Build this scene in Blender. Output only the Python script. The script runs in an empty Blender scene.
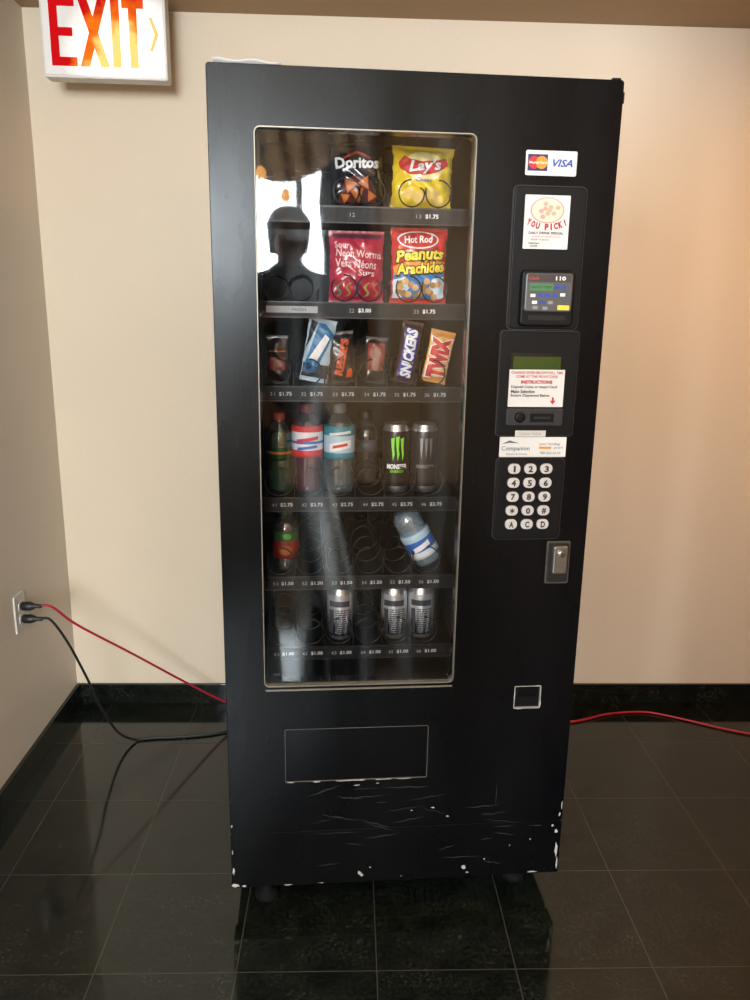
import bpy, bmesh, math, random
from mathutils import Vector, Matrix
random.seed(7)
SC = bpy.context.scene
COL = SC.collection
pi = math.pi
SC.view_settings.view_transform = 'Standard'

# ------------------------------------------------------------------ materials
def nt(name):
    m = bpy.data.materials.new(name); m.use_nodes = True
    t = m.node_tree; t.nodes.clear()
    out = t.nodes.new('ShaderNodeOutputMaterial')
    return m, t, out
def N(t, kind, **kw):
    n = t.nodes.new(kind)
    for k, v in kw.items(): setattr(n, k, v)
    return n
def L(t, a, b): t.links.new(a, b)
def rgba(c): return (c[0], c[1], c[2], 1)
MC = {}
def M(name, col, rough=.5, metal=0, spec=.5, emit=None, es=0, coat=0, var=.08, scale=40, bump=0):
    """simple procedural principled material with a little noise variation"""
    if name in MC: return MC[name]
    m, t, out = nt(name)
    b = N(t, 'ShaderNodeBsdfPrincipled')
    b.inputs['Roughness'].default_value = rough; b.inputs['Metallic'].default_value = metal
    b.inputs['Specular IOR Level'].default_value = spec; b.inputs['Coat Weight'].default_value = coat
    tc = N(t, 'ShaderNodeTexCoord'); ns = N(t, 'ShaderNodeTexNoise'); ns.inputs['Scale'].default_value = scale
    L(t, tc.outputs['Object'], ns.inputs['Vector'])
    mx = N(t, 'ShaderNodeMix', data_type='RGBA')
    mx.inputs[6].default_value = rgba([c*(1-var) for c in col]); mx.inputs[7].default_value = rgba([min(1, c*(1+var)) for c in col])
    L(t, ns.outputs['Fac'], mx.inputs[0]); L(t, mx.outputs[2], b.inputs['Base Color'])
    if emit: b.inputs['Emission Color'].default_value = rgba(emit); b.inputs['Emission Strength'].default_value = es
    if bump:
        bp = N(t, 'ShaderNodeBump'); bp.inputs['Strength'].default_value = bump; bp.inputs['Distance'].default_value = .002
        L(t, ns.outputs['Fac'], bp.inputs['Height']); L(t, bp.outputs['Normal'], b.inputs['Normal'])
    L(t, b.outputs[0], out.inputs[0]); MC[name] = m
    return m

def mat_wall(name, col):
    m, t, out = nt(name); b = N(t, 'ShaderNodeBsdfPrincipled')
    b.inputs['Roughness'].default_value = .62; b.inputs['Specular IOR Level'].default_value = .3
    tc = N(t, 'ShaderNodeTexCoord')
    n1 = N(t, 'ShaderNodeTexNoise'); n1.inputs['Scale'].default_value = 260; n1.inputs['Detail'].default_value = 3
    n2 = N(t, 'ShaderNodeTexNoise'); n2.inputs['Scale'].default_value = 2.2
    L(t, tc.outputs['Object'], n1.inputs['Vector']); L(t, tc.outputs['Object'], n2.inputs['Vector'])
    mx = N(t, 'ShaderNodeMix', data_type='RGBA'); mx.inputs[6].default_value = rgba([c*.95 for c in col]); mx.inputs[7].default_value = rgba([min(1, c*1.04) for c in col])
    L(t, n2.outputs['Fac'], mx.inputs[0])
    mx2 = N(t, 'ShaderNodeMix', data_type='RGBA', blend_type='MULTIPLY'); mx2.inputs[0].default_value = .12
    L(t, mx.outputs[2], mx2.inputs[6]); L(t, n1.outputs['Color'], mx2.inputs[7]); L(t, mx2.outputs[2], b.inputs['Base Color'])
    bp = N(t, 'ShaderNodeBump'); bp.inputs['Strength'].default_value = .25; bp.inputs['Distance'].default_value = .001
    L(t, n1.outputs['Fac'], bp.inputs['Height']); L(t, bp.outputs['Normal'], b.inputs['Normal'])
    L(t, b.outputs[0], out.inputs[0]); return m

def mat_granite(name, tiles=True):
    m, t, out = nt(name); b = N(t, 'ShaderNodeBsdfPrincipled')
    tc = N(t, 'ShaderNodeTexCoord')
    n1 = N(t, 'ShaderNodeTexNoise'); n1.inputs['Scale'].default_value = 120; n1.inputs['Detail'].default_value = 5; n1.inputs['Roughness'].default_value = .75
    L(t, tc.outputs['Object'], n1.inputs['Vector'])
    cr = N(t, 'ShaderNodeValToRGB'); e = cr.color_ramp.elements
    e[0].position = .42; e[0].color = (.003, .0042, .0038, 1); e[1].position = .78; e[1].color = (.030, .036, .029, 1)
    L(t, n1.outputs['Fac'], cr.inputs[0])
    n4 = N(t, 'ShaderNodeTexNoise'); n4.inputs['Scale'].default_value = 14; n4.inputs['Detail'].default_value = 6; L(t, tc.outputs['Object'], n4.inputs['Vector'])
    ml = N(t, 'ShaderNodeMix', data_type='RGBA', blend_type='MULTIPLY'); ml.inputs[0].default_value = .8
    L(t, cr.outputs[0], ml.inputs[6]); 
    c4 = N(t, 'ShaderNodeValToRGB'); c4.color_ramp.elements[0].position = .35; c4.color_ramp.elements[0].color = (.35, .38, .35, 1); c4.color_ramp.elements[1].position = .7; c4.color_ramp.elements[1].color = (1.4, 1.4, 1.2, 1)
    L(t, n4.outputs['Fac'], c4.inputs[0]); L(t, c4.outputs[0], ml.inputs[7])
    n3 = N(t, 'ShaderNodeTexNoise'); n3.inputs['Scale'].default_value = 9; L(t, tc.outputs['Object'], n3.inputs['Vector'])
    mr = N(t, 'ShaderNodeMapRange'); mr.inputs[3].default_value = .05; mr.inputs[4].default_value = .13
    L(t, n3.outputs['Fac'], mr.inputs[0]); L(t, mr.outputs[0], b.inputs['Roughness'])
    b.inputs['Specular IOR Level'].default_value = .55; b.inputs['Specular Tint'].default_value = (.90, .97, 1, 1)
    if tiles:
        mp = N(t, 'ShaderNodeMapping'); mp.inputs['Location'].default_value = (-.07, -1.402, 0)
        L(t, tc.outputs['Object'], mp.inputs['Vector'])
        br = N(t, 'ShaderNodeTexBrick'); br.offset = 0; br.squash = 1
        br.inputs['Color1'].default_value = (0, 0, 0, 1); br.inputs['Color2'].default_value = (.35, .35, .35, 1); br.inputs['Mortar'].default_value = (1, 1, 1, 1)
        br.inputs['Scale'].default_value = 1; br.inputs['Mortar Size'].default_value = .0015; br.inputs['Mortar Smooth'].default_value = .3
        br.inputs['Brick Width'].default_value = .305; br.inputs['Row Height'].default_value = .305
        L(t, mp.outputs[0], br.inputs['Vector'])
        mx = N(t, 'ShaderNodeMix', data_type='RGBA'); L(t, br.outputs['Fac'], mx.inputs[0])
        L(t, ml.outputs[2], mx.inputs[6]); mx.inputs[7].default_value = (.044, .045, .038, 1)
        L(t, mx.outputs[2], b.inputs['Base Color'])
        bp = N(t, 'ShaderNodeBump'); bp.invert = True; bp.inputs['Strength'].default_value = .25; bp.inputs['Distance'].default_value = .001
        L(t, br.outputs['Fac'], bp.inputs['Height']); L(t, bp.outputs['Normal'], b.inputs['Normal'])
    else: L(t, ml.outputs[2], b.inputs['Base Color'])
    L(t, b.outputs[0], out.inputs[0]); return m

def mat_paint_black():
    m, t, out = nt('machine black paint'); b = N(t, 'ShaderNodeBsdfPrincipled')
    tc = N(t, 'ShaderNodeTexCoord')
    n1 = N(t, 'ShaderNodeTexNoise'); n1.inputs['Scale'].default_value = 5; n1.inputs['Detail'].default_value = 6
    mp = N(t, 'ShaderNodeMapping'); mp.inputs['Scale'].default_value = (1, 1, .35)
    L(t, tc.outputs['Object'], mp.inputs[0]); L(t, mp.outputs[0], n1.inputs['Vector'])
    cr = N(t, 'ShaderNodeMix', data_type='RGBA'); cr.inputs[6].default_value = (.0014, .0016, .0021, 1); cr.inputs[7].default_value = (.0040, .0044, .0054, 1)
    L(t, n1.outputs['Fac'], cr.inputs[0]); L(t, cr.outputs[2], b.inputs['Base Color'])
    mr = N(t, 'ShaderNodeMapRange'); mr.inputs[1].default_value = .3; mr.inputs[2].default_value = .7; mr.inputs[3].default_value = .18; mr.inputs[4].default_value = .36
    L(t, n1.outputs['Fac'], mr.inputs[0]); L(t, mr.outputs[0], b.inputs['Roughness'])
    b.inputs['Specular IOR Level'].default_value = .21; b.inputs['Specular Tint'].default_value = (.92, .97, 1, 1)
    n2 = N(t, 'ShaderNodeTexNoise'); n2.inputs['Scale'].default_value = 500; L(t, tc.outputs['Object'], n2.inputs['Vector'])
    bp = N(t, 'ShaderNodeBump'); bp.inputs['Strength'].default_value = .10; bp.inputs['Distance'].default_value = .0005
    L(t, n2.outputs['Fac'], bp.inputs['Height']); L(t, bp.outputs['Normal'], b.inputs['Normal'])
    L(t, b.outputs[0], out.inputs[0]); return m

def mat_clear(name, tint, base=.06, rough=.02, milky=0):
    m, t, out = nt(name)
    tr = N(t, 'ShaderNodeBsdfTransparent'); tr.inputs[0].default_value = rgba(tint)
    gl = N(t, 'ShaderNodeBsdfGlossy'); gl.inputs['Roughness'].default_value = rough; gl.inputs[0].default_value = (1, 1, 1, 1)
    lw = N(t, 'ShaderNodeLayerWeight'); lw.inputs[0].default_value = .5
    p = N(t, 'ShaderNodeMath', operation='POWER'); L(t, lw.outputs['Facing'], p.inputs[0]); p.inputs[1].default_value = 5
    ma = N(t, 'ShaderNodeMath', operation='MULTIPLY_ADD'); L(t, p.outputs[0], ma.inputs[0]); ma.inputs[1].default_value = 1-base; ma.inputs[2].default_value = base
    mx = N(t, 'ShaderNodeMixShader'); L(t, ma.outputs[0], mx.inputs[0]); L(t, tr.outputs[0], mx.inputs[1]); L(t, gl.outputs[0], mx.inputs[2])
    if milky:
        df = N(t, 'ShaderNodeBsdfDiffuse'); df.inputs[0].default_value = (.7, .8, .85, 1)
        m2 = N(t, 'ShaderNodeMixShader'); m2.inputs[0].default_value = milky; L(t, mx.outputs[0], m2.inputs[1]); L(t, df.outputs[0], m2.inputs[2]); mx = m2
    L(t, mx.outputs[0], out.inputs[0]); return m
def mat_door_glass():
    """thin pane: alpha-blended principled, reflective by facing angle, with faint noise haze and painted reflection streaks"""
    m, t, out = nt('door glass'); m.surface_render_method = 'BLENDED'
    def math_(op, a, b_=None, c=None):
        n = N(t, 'ShaderNodeMath', operation=op)
        for i, v in enumerate((a, b_, c)):
            if v is None: continue
            if isinstance(v, (int, float)): n.inputs[i].default_value = v
            else: L(t, v, n.inputs[i])
        return n.outputs[0]
    b = N(t, 'ShaderNodeBsdfPrincipled'); b.inputs['Metallic'].default_value = 1; b.inputs['Base Color'].default_value = (.93, .98, 1, 1); b.inputs['Roughness'].default_value = .028
    lw = N(t, 'ShaderNodeLayerWeight'); lw.inputs[0].default_value = .5
    al = math_('MULTIPLY_ADD', math_('POWER', lw.outputs['Facing'], 5), .94, .05)
    L(t, al, b.inputs['Alpha'])
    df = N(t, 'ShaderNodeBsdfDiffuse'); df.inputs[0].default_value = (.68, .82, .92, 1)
    tc = N(t, 'ShaderNodeTexCoord'); mp = N(t, 'ShaderNodeMapping'); mp.inputs['Scale'].default_value = (12, 1, 1.2); mp.inputs['Rotation'].default_value = (0, .22, 0)
    ns = N(t, 'ShaderNodeTexNoise'); ns.inputs['Scale'].default_value = 1.5; ns.inputs['Detail'].default_value = 6
    L(t, tc.outputs['Object'], mp.inputs[0]); L(t, mp.outputs[0], ns.inputs['Vector'])
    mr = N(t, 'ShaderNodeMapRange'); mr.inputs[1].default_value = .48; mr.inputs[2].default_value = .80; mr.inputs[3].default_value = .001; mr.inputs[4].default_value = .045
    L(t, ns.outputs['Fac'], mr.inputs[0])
    # pale reflection streaks painted into the pane as diffuse haze
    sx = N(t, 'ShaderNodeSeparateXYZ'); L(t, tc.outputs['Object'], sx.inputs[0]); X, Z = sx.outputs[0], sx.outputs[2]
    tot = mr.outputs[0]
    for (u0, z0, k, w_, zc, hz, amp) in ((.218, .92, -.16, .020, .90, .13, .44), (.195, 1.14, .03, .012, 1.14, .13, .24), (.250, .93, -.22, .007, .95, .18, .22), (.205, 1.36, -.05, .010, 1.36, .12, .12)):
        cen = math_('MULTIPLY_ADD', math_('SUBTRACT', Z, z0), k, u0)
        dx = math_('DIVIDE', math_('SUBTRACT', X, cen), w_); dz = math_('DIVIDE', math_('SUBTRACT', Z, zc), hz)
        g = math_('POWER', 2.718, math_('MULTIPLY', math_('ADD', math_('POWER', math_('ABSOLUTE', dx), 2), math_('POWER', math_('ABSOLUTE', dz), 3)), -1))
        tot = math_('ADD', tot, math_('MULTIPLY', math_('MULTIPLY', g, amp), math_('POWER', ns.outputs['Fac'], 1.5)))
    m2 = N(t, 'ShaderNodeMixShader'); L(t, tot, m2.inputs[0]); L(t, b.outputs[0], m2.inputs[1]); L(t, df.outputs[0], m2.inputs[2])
    L(t, m2.outputs[0], out.inputs[0]); return m

BLACK = mat_paint_black()
INNER = M('interior dark grey', (.006, .0065, .008), .6)
TRAY = M('tray black metal', (.003, .003, .0035), .5, spec=.25)
WIRE = M('spiral dark steel', (.010, .010, .012), .35, .6)
RING = M('window edge trim', (.24, .22, .18), .4, .5)
DKPLAS = M('dark plastic', (.003, .0034, .004), .45, spec=.22, bump=.2, scale=600)
GREYPLAS = M('grey plastic', (.05, .053, .056), .4)
LIPM = M('shelf lip dark', (.006, .0065, .0075), .4)
SILVER = M('brushed silver', (.36, .36, .35), .3, .9)
KEYM = M('silver key', (.60, .60, .59), .38, .2)
WHITE = M('white paper', (.66, .66, .64), .6, var=.03)
RED = M('red ink', (.52, .02, .02), .5)
BLUE = M('blue ink', (.02, .06, .38), .5)
INK = M('black ink', (.010, .010, .010), .5)
ORANGE = M('orange ink', (.80, .26, .02), .5)
YEL = M('yellow foil', (.80, .56, .02), .28, coat=.8, bump=.7, scale=70)
CHIP = M('bare chipped metal', (.50, .48, .45), .6)
SCUFF = M('grey scuff', (.020, .022, .025), .6)
WHT = M('white print', (.78, .78, .78), .4, var=.02)
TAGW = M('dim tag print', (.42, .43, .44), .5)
GREYINK = M('grey print', (.26, .26, .27), .5)

# ------------------------------------------------------------------ mesh builder
_tc = {}
def text2d(s, bold=.0, shear=0):
    key = (s, bold, shear)
    if key in _tc: return _tc[key]
    cu = bpy.data.curves.new('t', 'FONT'); cu.body = s; cu.size = 1; cu.resolution_u = 2; cu.offset = bold; cu.shear = shear
    ob = bpy.data.objects.new('t', cu); me = bpy.data.meshes.new_from_object(ob)
    vs = [(v.co.x, v.co.y) for v in me.vertices]; fs = [tuple(p.vertices) for p in me.polygons]
    bpy.data.objects.remove(ob); bpy.data.curves.remove(cu); bpy.data.meshes.remove(me)
    x0 = min(v[0] for v in vs); x1 = max(v[0] for v in vs); y0 = min(v[1] for v in vs); y1 = max(v[1] for v in vs)
    vs = [((v[0]-x0)/(x1-x0)-.5, (v[1]-y0)/(y1-y0)-.5) for v in vs]
    _tc[key] = (vs, fs); return _tc[key]
def rrect(x0, z0, x1, z1, r, n=5):
    pts = []
    for cx, cz, a in ((x1-r, z0+r, -pi/2), (x1-r, z1-r, 0), (x0+r, z1-r, pi/2), (x0+r, z0+r, pi)):
        for i in range(n+1):
            t = a+pi/2*i/n; pts.append((cx+r*math.cos(t), cz+r*math.sin(t)))
    return pts
class MB:
    def __init__(s): s.v = []; s.f = []; s.m = []; s.sm = []; s.mats = []
    def mi(s, mat):
        if mat not in s.mats: s.mats.append(mat)
        return s.mats.index(mat)
    def add(s, vs, fs, mat, smooth=False):
        o = len(s.v); s.v += [tuple(v) for v in vs]; i = s.mi(mat) if not isinstance(mat, list) else None
        for k, f in enumerate(fs):
            s.f.append([a+o for a in f]); s.m.append(i if i is not None else s.mi(mat[k])); s.sm.append(smooth)
    def box(s, x0, x1, y0, y1, z0, z1, mat):
        vs = [(x, y, z) for z in (z0, z1) for y in (y0, y1) for x in (x0, x1)]
        s.add(vs, [(0, 2, 3, 1), (4, 5, 7, 6), (0, 1, 5, 4), (2, 6, 7, 3), (0, 4, 6, 2), (1, 3, 7, 5)], mat)
    def plate(s, outer, holes, y0, y1, mat, bevel=0):
        """flat slab in the XZ plane with holes, between depth y0 (front) and y1"""
        cu = bpy.data.curves.new('c', 'CURVE'); cu.dimensions = '2D'; cu.fill_mode = 'BOTH'
        cu.extrude = max((y1-y0)/2-bevel, 0); cu.bevel_depth = bevel; cu.bevel_resolution = 2; cu.offset = -bevel
        for poly in [outer]+holes:
            sp = cu.splines.new('POLY'); sp.points.add(len(poly)-1); sp.use_cyclic_u = True
            for p, q in zip(sp.points, poly): p.co = (q[0], q[1], 0, 1)
        ob = bpy.data.objects.new('c', cu); me = bpy.data.meshes.new_from_object(ob); c = (y0+y1)/2
        s.add([(v.co.x, c-v.co.z, v.co.y) for v in me.vertices], [tuple(p.vertices) for p in me.polygons], mat)
        bpy.data.objects.remove(ob); bpy.data.curves.remove(cu); bpy.data.meshes.remove(me)
    def rings(s, rings, mat, cap=True, smooth=True, closed=True):
        n = len(rings[0]); vs = [p for r in rings for p in r]; fs = []; ml = []
        for k in range(len(rings)-1):
            for i in range(n):
                j = (i+1) % n
                if not closed and i == n-1: continue
                fs.append((k*n+i, k*n+j, (k+1)*n+j, (k+1)*n+i)); ml.append(mat[k] if isinstance(mat, list) else mat)
        if cap:
            fs.append(tuple(range(n))[::-1]); ml.append(ml[0]); fs.append(tuple((len(rings)-1)*n+i for i in range(n))); ml.append(ml[-2])
        s.add(vs, fs, ml, smooth)
    def lathe(s, prof, mat, c=(0, 0, 0), n=32, axis='z', smooth=True):
        R = []
        for r, z in prof:
            ring = []
            for i in range(n):
                a = 2*pi*i/n; p = (r*math.cos(a), r*math.sin(a), z)
                if axis == 'y': p = (p[0], -p[2], p[1])
                if axis == 'x': p = (p[2], p[0], p[1])
                ring.append((p[0]+c[0], p[1]+c[1], p[2]+c[2]))
            R.append(ring)
        s.rings(R, mat, True, smooth)
    def tube(s, pts, r, mat, n=8, up=Vector((0, 0, 1))):
        pts = [Vector(p) for p in pts]; R = []; prev = None
        for i, p in enumerate(pts):
            d = (pts[min(i+1, len(pts)-1)]-pts[max(i-1, 0)]).normalized()
            if prev is None:
                a = d.orthogonal().normalized()
            else:
                a = (prev-d*prev.dot(d)).normalized()
            prev = a; b = d.cross(a)
            R.append([tuple(p+(a*math.cos(2*pi*k/n)+b*math.sin(2*pi*k/n))*r) for k in range(n)])
        s.rings(R, mat)
    def decal(s, vs, fs, mat, fn=None, maxlen=None):
        """2D shape mapped by fn(s,t)->xyz; subdivided when maxlen is given"""
        if maxlen:
            bm = bmesh.new(); bv = [bm.verts.new((v[0], v[1], 0)) for v in vs]
            for f in fs:
                try: bm.faces.new([bv[i] for i in f])
                except ValueError: pass
            bmesh.ops.triangulate(bm, faces=bm.faces[:])
            for _ in range(5):
                ed = [e for e in bm.edges if e.calc_length() > maxlen]
                if not ed: break
                bmesh.ops.subdivide_edges(bm, edges=ed, cuts=1); bmesh.ops.triangulate(bm, faces=bm.faces[:])
            bm.verts.index_update(); vs = [(v.co.x, v.co.y) for v in bm.verts]; fs = [[v.index for v in f.verts] for f in bm.faces]; bm.free()
        s.add([fn(*v) for v in vs], fs, mat)
    def text(s, txt, cx, cz, w, h, mat, fn, bold=.0, shear=0, rot=0, maxlen=None, arc=0):
        vs, fs = text2d(txt, bold, shear); c, q = math.cos(rot), math.sin(rot)
        o = []
        for v in vs:
            x = v[0]*w; z = v[1]*h*(1-.5*arc*abs(v[0]))-arc*h*v[0]*v[0]
            o.append((cx+x*c-z*q, cz+x*q+z*c))
        s.decal(o, fs, mat, fn, maxlen)
    def poly(s, pts, mat, fn, maxlen=None): s.decal(pts, [tuple(range(len(pts)))], mat, fn, maxlen)
    def ell(s, cx, cz, rx, rz, mat, fn, n=28, maxlen=None):
        s.poly([(cx+rx*math.cos(2*pi*i/n), cz+rz*math.sin(2*pi*i/n)) for i in range(n)], mat, fn, maxlen)
    def rect(s, x0, z0, x1, z1, mat, fn, maxlen=None): s.poly([(x0, z0), (x1, z0), (x1, z1), (x0, z1)], mat, fn, maxlen)
    def done(s, name, parent=None, loc=(0, 0, 0), rot=(0, 0, 0), bevel=0, **props):
        me = bpy.data.meshes.new(name); me.from_pydata(s.v, [], s.f)
        for m in s.mats: me.materials.append(m)
        me.polygons.foreach_set('material_index', s.m); me.polygons.foreach_set('use_smooth', s.sm); me.update()
        ob = bpy.data.objects.new(name, me); COL.objects.link(ob); ob.location = loc; ob.rotation_euler = rot
        if parent: ob.parent = parent
        if bevel:
            b = ob.modifiers.new('bevel', 'BEVEL'); b.width = bevel; b.segments = 2; b.limit_method = 'ANGLE'; b.angle_limit = math.radians(40)
        for k, v in props.items(): ob[k] = v
        return ob
def plane_at(y): return lambda a, b: (a, y, b)
def empty(name, loc, rot=(0, 0, 0), **p):
    e = bpy.data.objects.new(name, None); e.empty_display_size = .1; COL.objects.link(e); e.location = loc; e.rotation_euler = rot
    for k, v in p.items(): e[k] = v
    return e
def copy_tree(ob, loc=None, parent=None):
    c = ob.copy(); COL.objects.link(c)
    if parent is not None: c.parent = parent
    if loc is not None: c.location = loc
    for ch in list(ob.children):
        copy_tree(ch, None, c)
    return c

# ------------------------------------------------------------------ room
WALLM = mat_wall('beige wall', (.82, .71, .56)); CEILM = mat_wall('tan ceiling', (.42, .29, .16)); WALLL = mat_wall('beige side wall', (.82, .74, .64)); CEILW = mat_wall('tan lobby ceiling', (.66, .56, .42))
WALLT = mat_wall('tan unseen wall', (.64, .41, .20))
FLOORM = mat_granite('dark granite tiles'); BASEM = mat_granite('dark granite base', False)
XL, XR, YB, YF = -.968, 3.0, 2.592, -3.0
S = dict(kind='structure')
b = MB(); b.box(XL-.1, XR+.1, YF-.1, YB+.1, -.1, 0, FLOORM); b.done('floor', **S)
b = MB(); b.box(XL-.1, XR+.1, YB, YB+.1, 0, 2.8, WALLM); b.done('wall_back', **S)
sy0, sy1, sz0, sz1 = -2.5, -.6, .95, 2.55
b = MB(); b.box(XL-.1, XL, sy1, YB, 0, 2.8, WALLL); b.box(XL-.1, XL, YF, sy0, 0, 2.8, WALLL); b.box(XL-.1, XL, sy0, sy1, 0, sz0, WALLL); b.box(XL-.1, XL, sy0, sy1, sz1, 2.8, WALLL); b.done('wall_left', **S)
b = MB(); b.box(XR, XR+.1, YF, YB, 0, 2.8, WALLT); b.done('wall_right', **S)
b = MB(); b.box(.64, XR, .86, .95, 0, 2.8, WALLT); b.done('wall_daylight_blocker', **S)  # unseen wall added to keep daylight off the back wall's right part
b = MB(); b.box(XL-.1, XR+.1, YF-.1, YB+.1, 2.8, 2.9, CEILW); b.done('ceiling', **S)
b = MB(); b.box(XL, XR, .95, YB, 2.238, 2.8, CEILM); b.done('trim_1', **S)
wx0, wx1, wz0, wz1 = -.90, .44, 1.26, 2.62
b = MB(); b.box(XL-.1, wx0, YF-.1, YF, 0, 2.8, WALLT); b.box(wx1, XR+.1, YF-.1, YF, 0, 2.8, WALLT)
b.box(wx0, wx1, YF-.1, YF, 0, wz0, WALLT); b.box(wx0, wx1, YF-.1, YF, wz1, 2.8, WALLT); b.done('wall_front', **S)
fr = M('window frame dark bronze', (.05, .04, .035), .4)
b = MB()
for x in (wx0, wx1-.05, -.50, .12): b.box(x, x+.05, YF-.08, YF-.03, wz0, wz1, fr)
for z in (wz0, wz1-.05): b.box(wx0, wx1, YF-.08, YF-.03, z, z+.05, fr)
b.done('window_1', bevel=.004, **S)
b = MB()
for y in (sy0, sy1-.05, -1.55): b.box(XL-.08, XL-.03, y, y+.05, sz0, sz1, fr)
for z in (sz0, sz1-.05): b.box(XL-.08, XL-.03, sy0, sy1, z, z+.05, fr)
b.done('added_side_window', bevel=.004, **S)  # unseen window frame added around the side fill light
b = MB(); b.box(XL+.012, XR, YB-.012, YB, 0, .077, BASEM); b.done('baseboard_back', bevel=.002, **S)
b = MB(); b.box(XL, XL+.012, YF, YB, 0, .077, BASEM); b.done('baseboard_left', bevel=.002, **S)
# added curtain and swagged valance that break up the window's reflected light
CURT = M('dark brown curtain cloth', (.05, .035, .025), .9)
b = MB(); vs = []; fs = []; nz_, nx_ = 20, 30
for j in range(nz_+1):
    z = 1.12+1.54*j/nz_; q = j/nz_; x0 = .40-.24*(1-q)**1.2+.07*math.sin(q*6)
    for i in range(nx_+1):
        x = x0+(.66-x0)*i/nx_; vs.append((x, YF+.09+.025*math.sin(i*1.5), z))
for j in range(nz_):
    for i in range(nx_): a = j*(nx_+1)+i; fs.append((a, a+1, a+nx_+2, a+nx_+1))
b.add(vs, fs, CURT, True); b.done('curtain', label='dark brown curtain added to break up the window reflection', category='curtain')
VAL = M('tan valance cloth', (.42, .26, .13), .9)
b = MB(); vs = []; fs = []; nz_, nx_ = 8, 60
for j in range(nz_+1):
    for i in range(nx_+1):
        x = -.95+1.65*i/nx_; ph_ = ((x+.45) % .9)/.9; zb = 2.50-.24*math.sin(pi*ph_)**.8; vs.append((x, YF+.14+.02*math.sin(i*1.1+j*.4), zb+(2.74-zb)*j/nz_))
for j in range(nz_):
    for i in range(nx_): a = j*(nx_+1)+i; fs.append((a, a+1, a+nx_+2, a+nx_+1))
b.add(vs, fs, VAL, True); b.done('valance', label='tan swagged valance added to shape the window reflection', category='curtain')
AMB = M('amber lamp glass', (.8, .4, .1), .3, emit=(1, .42, .10), es=14)
for (x, y, z) in ((-.15, -1.0, 2.03), (-.03, -1.0, 1.93)):
    pl = empty('pendant_lamp', (x, y, 2.8), label='small amber glass pendant lamp on a thin cord', category='pendant lamp', group='amber pendant lamps')
    b = MB(); b.tube([(0, 0, 0), (0, 0, (z-2.8)/2), (0, 0, z-2.8+.04)], .003, INK, 6); b.lathe([(.04, 0), (.04, -.012), (.01, -.02)], INK, n=16); b.done('cord', pl)
    b = MB(); b.lathe([(.010, .040), (.016, .032), (.024, .014), (.026, 0), (.022, -.014), (.010, -.022)], AMB, (0, 0, z-2.8), 20); b.done('lamp_shade', pl)

# ------------------------------------------------------------------ vending machine
MX, MY, MR = -.266, 1.569, .0576
MW = Matrix.Translation((MX, MY, 0)) @ Matrix.Rotation(MR, 4, 'Z')
vm = empty('vending_machine', (MX, MY, 0), (0, 0, MR), category='vending machine', label='tall black snack and drink vending machine with a glass front')
W, H0, H1, DP = .785, .073, 1.83, .85
# cabinet shell
b = MB()
b.box(.006, .05, .05, DP, .06, 1.822, BLACK); b.box(.735, .779, .05, DP, .06, 1.822, BLACK)
b.box(.05, .735, .05, DP, 1.775, 1.822, BLACK); b.box(.05, .735, .05, DP, .06, .11, BLACK)
b.box(.05, .735, DP-.04, DP, .11, 1.775, BLACK)
b.box(.535, .735, .055, DP-.04, .11, 1.775, INNER)
b.box(.05, .535, .20, DP-.04, .11, .505, INNER)
b.done('cabinet', vm, bevel=.003)
# door slab with cut-outs
gx0, gx1, gz0, gz1 = .085, .505, .588, 1.726
b = MB()
b.plate(rrect(0, .2185, W, H1, .006), [rrect(gx0, gz0, gx1, gz1, .012)[::-1], rrect(.129, .350, .452, .481, .003)[::-1], rrect(.648, .518, .709, .573, .002)[::-1]], 0, .048, BLACK, .0015)
P0 = plane_at(-.0006)
def blob(b, cx, cz, w, h, mat, fn=P0, n=9):
    b.poly([(cx+w/2*math.cos(2*pi*i/n)*random.uniform(.4, 1), cz+h/2*math.sin(2*pi*i/n)*random.uniform(.4, 1)) for i in range(n)], mat, fn)
def scratch(b, x, z, l, a, mat, w=.0007, fn=P0):
    n = 7; p = [(x+l*i/n*math.cos(a), z+l*i/n*math.sin(a)+.0012*math.sin(i*2.1)) for i in range(n+1)]
    b.poly([(q[0], q[1]-w*math.sin(pi*i/n)) for i, q in enumerate(p)]+[(q[0], q[1]+w*math.sin(pi*i/n)+.0001) for i, q in list(enumerate(p))[::-1]], mat, fn)
for k in range(15): scratch(b, random.uniform(.15, .60), random.uniform(.225, .345), random.uniform(.03, .11), random.uniform(-.35, .35), SCUFF, random.uniform(.0006, .0020))
for x, z, w, h in ((.47, .268, .012, .006), (.505, .243, .010, .006), (.42, .262, .006, .004), (.62, .30, .003, .08), (.60, .245, .05, .003), (.35, .287, .03, .003), (.777, .235, .006, .012), (.004, .24, .004, .012), (.29, .335, .02, .003), (.34, .338, .012, .002), (.781, .26, .003, .03), (.31, .325, .07, .002)):
    blob(b, x, z, w, h, SCUFF if w > .02 or h > .05 else CHIP)
door = b.done('door', vm, label='black painted door with scuffs near its base')
b = MB(); b.plate(rrect(.0, H0, W, .2175, .004), [], .0005, .05, BLACK, .001)
P1 = plane_at(-.0002)
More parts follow.
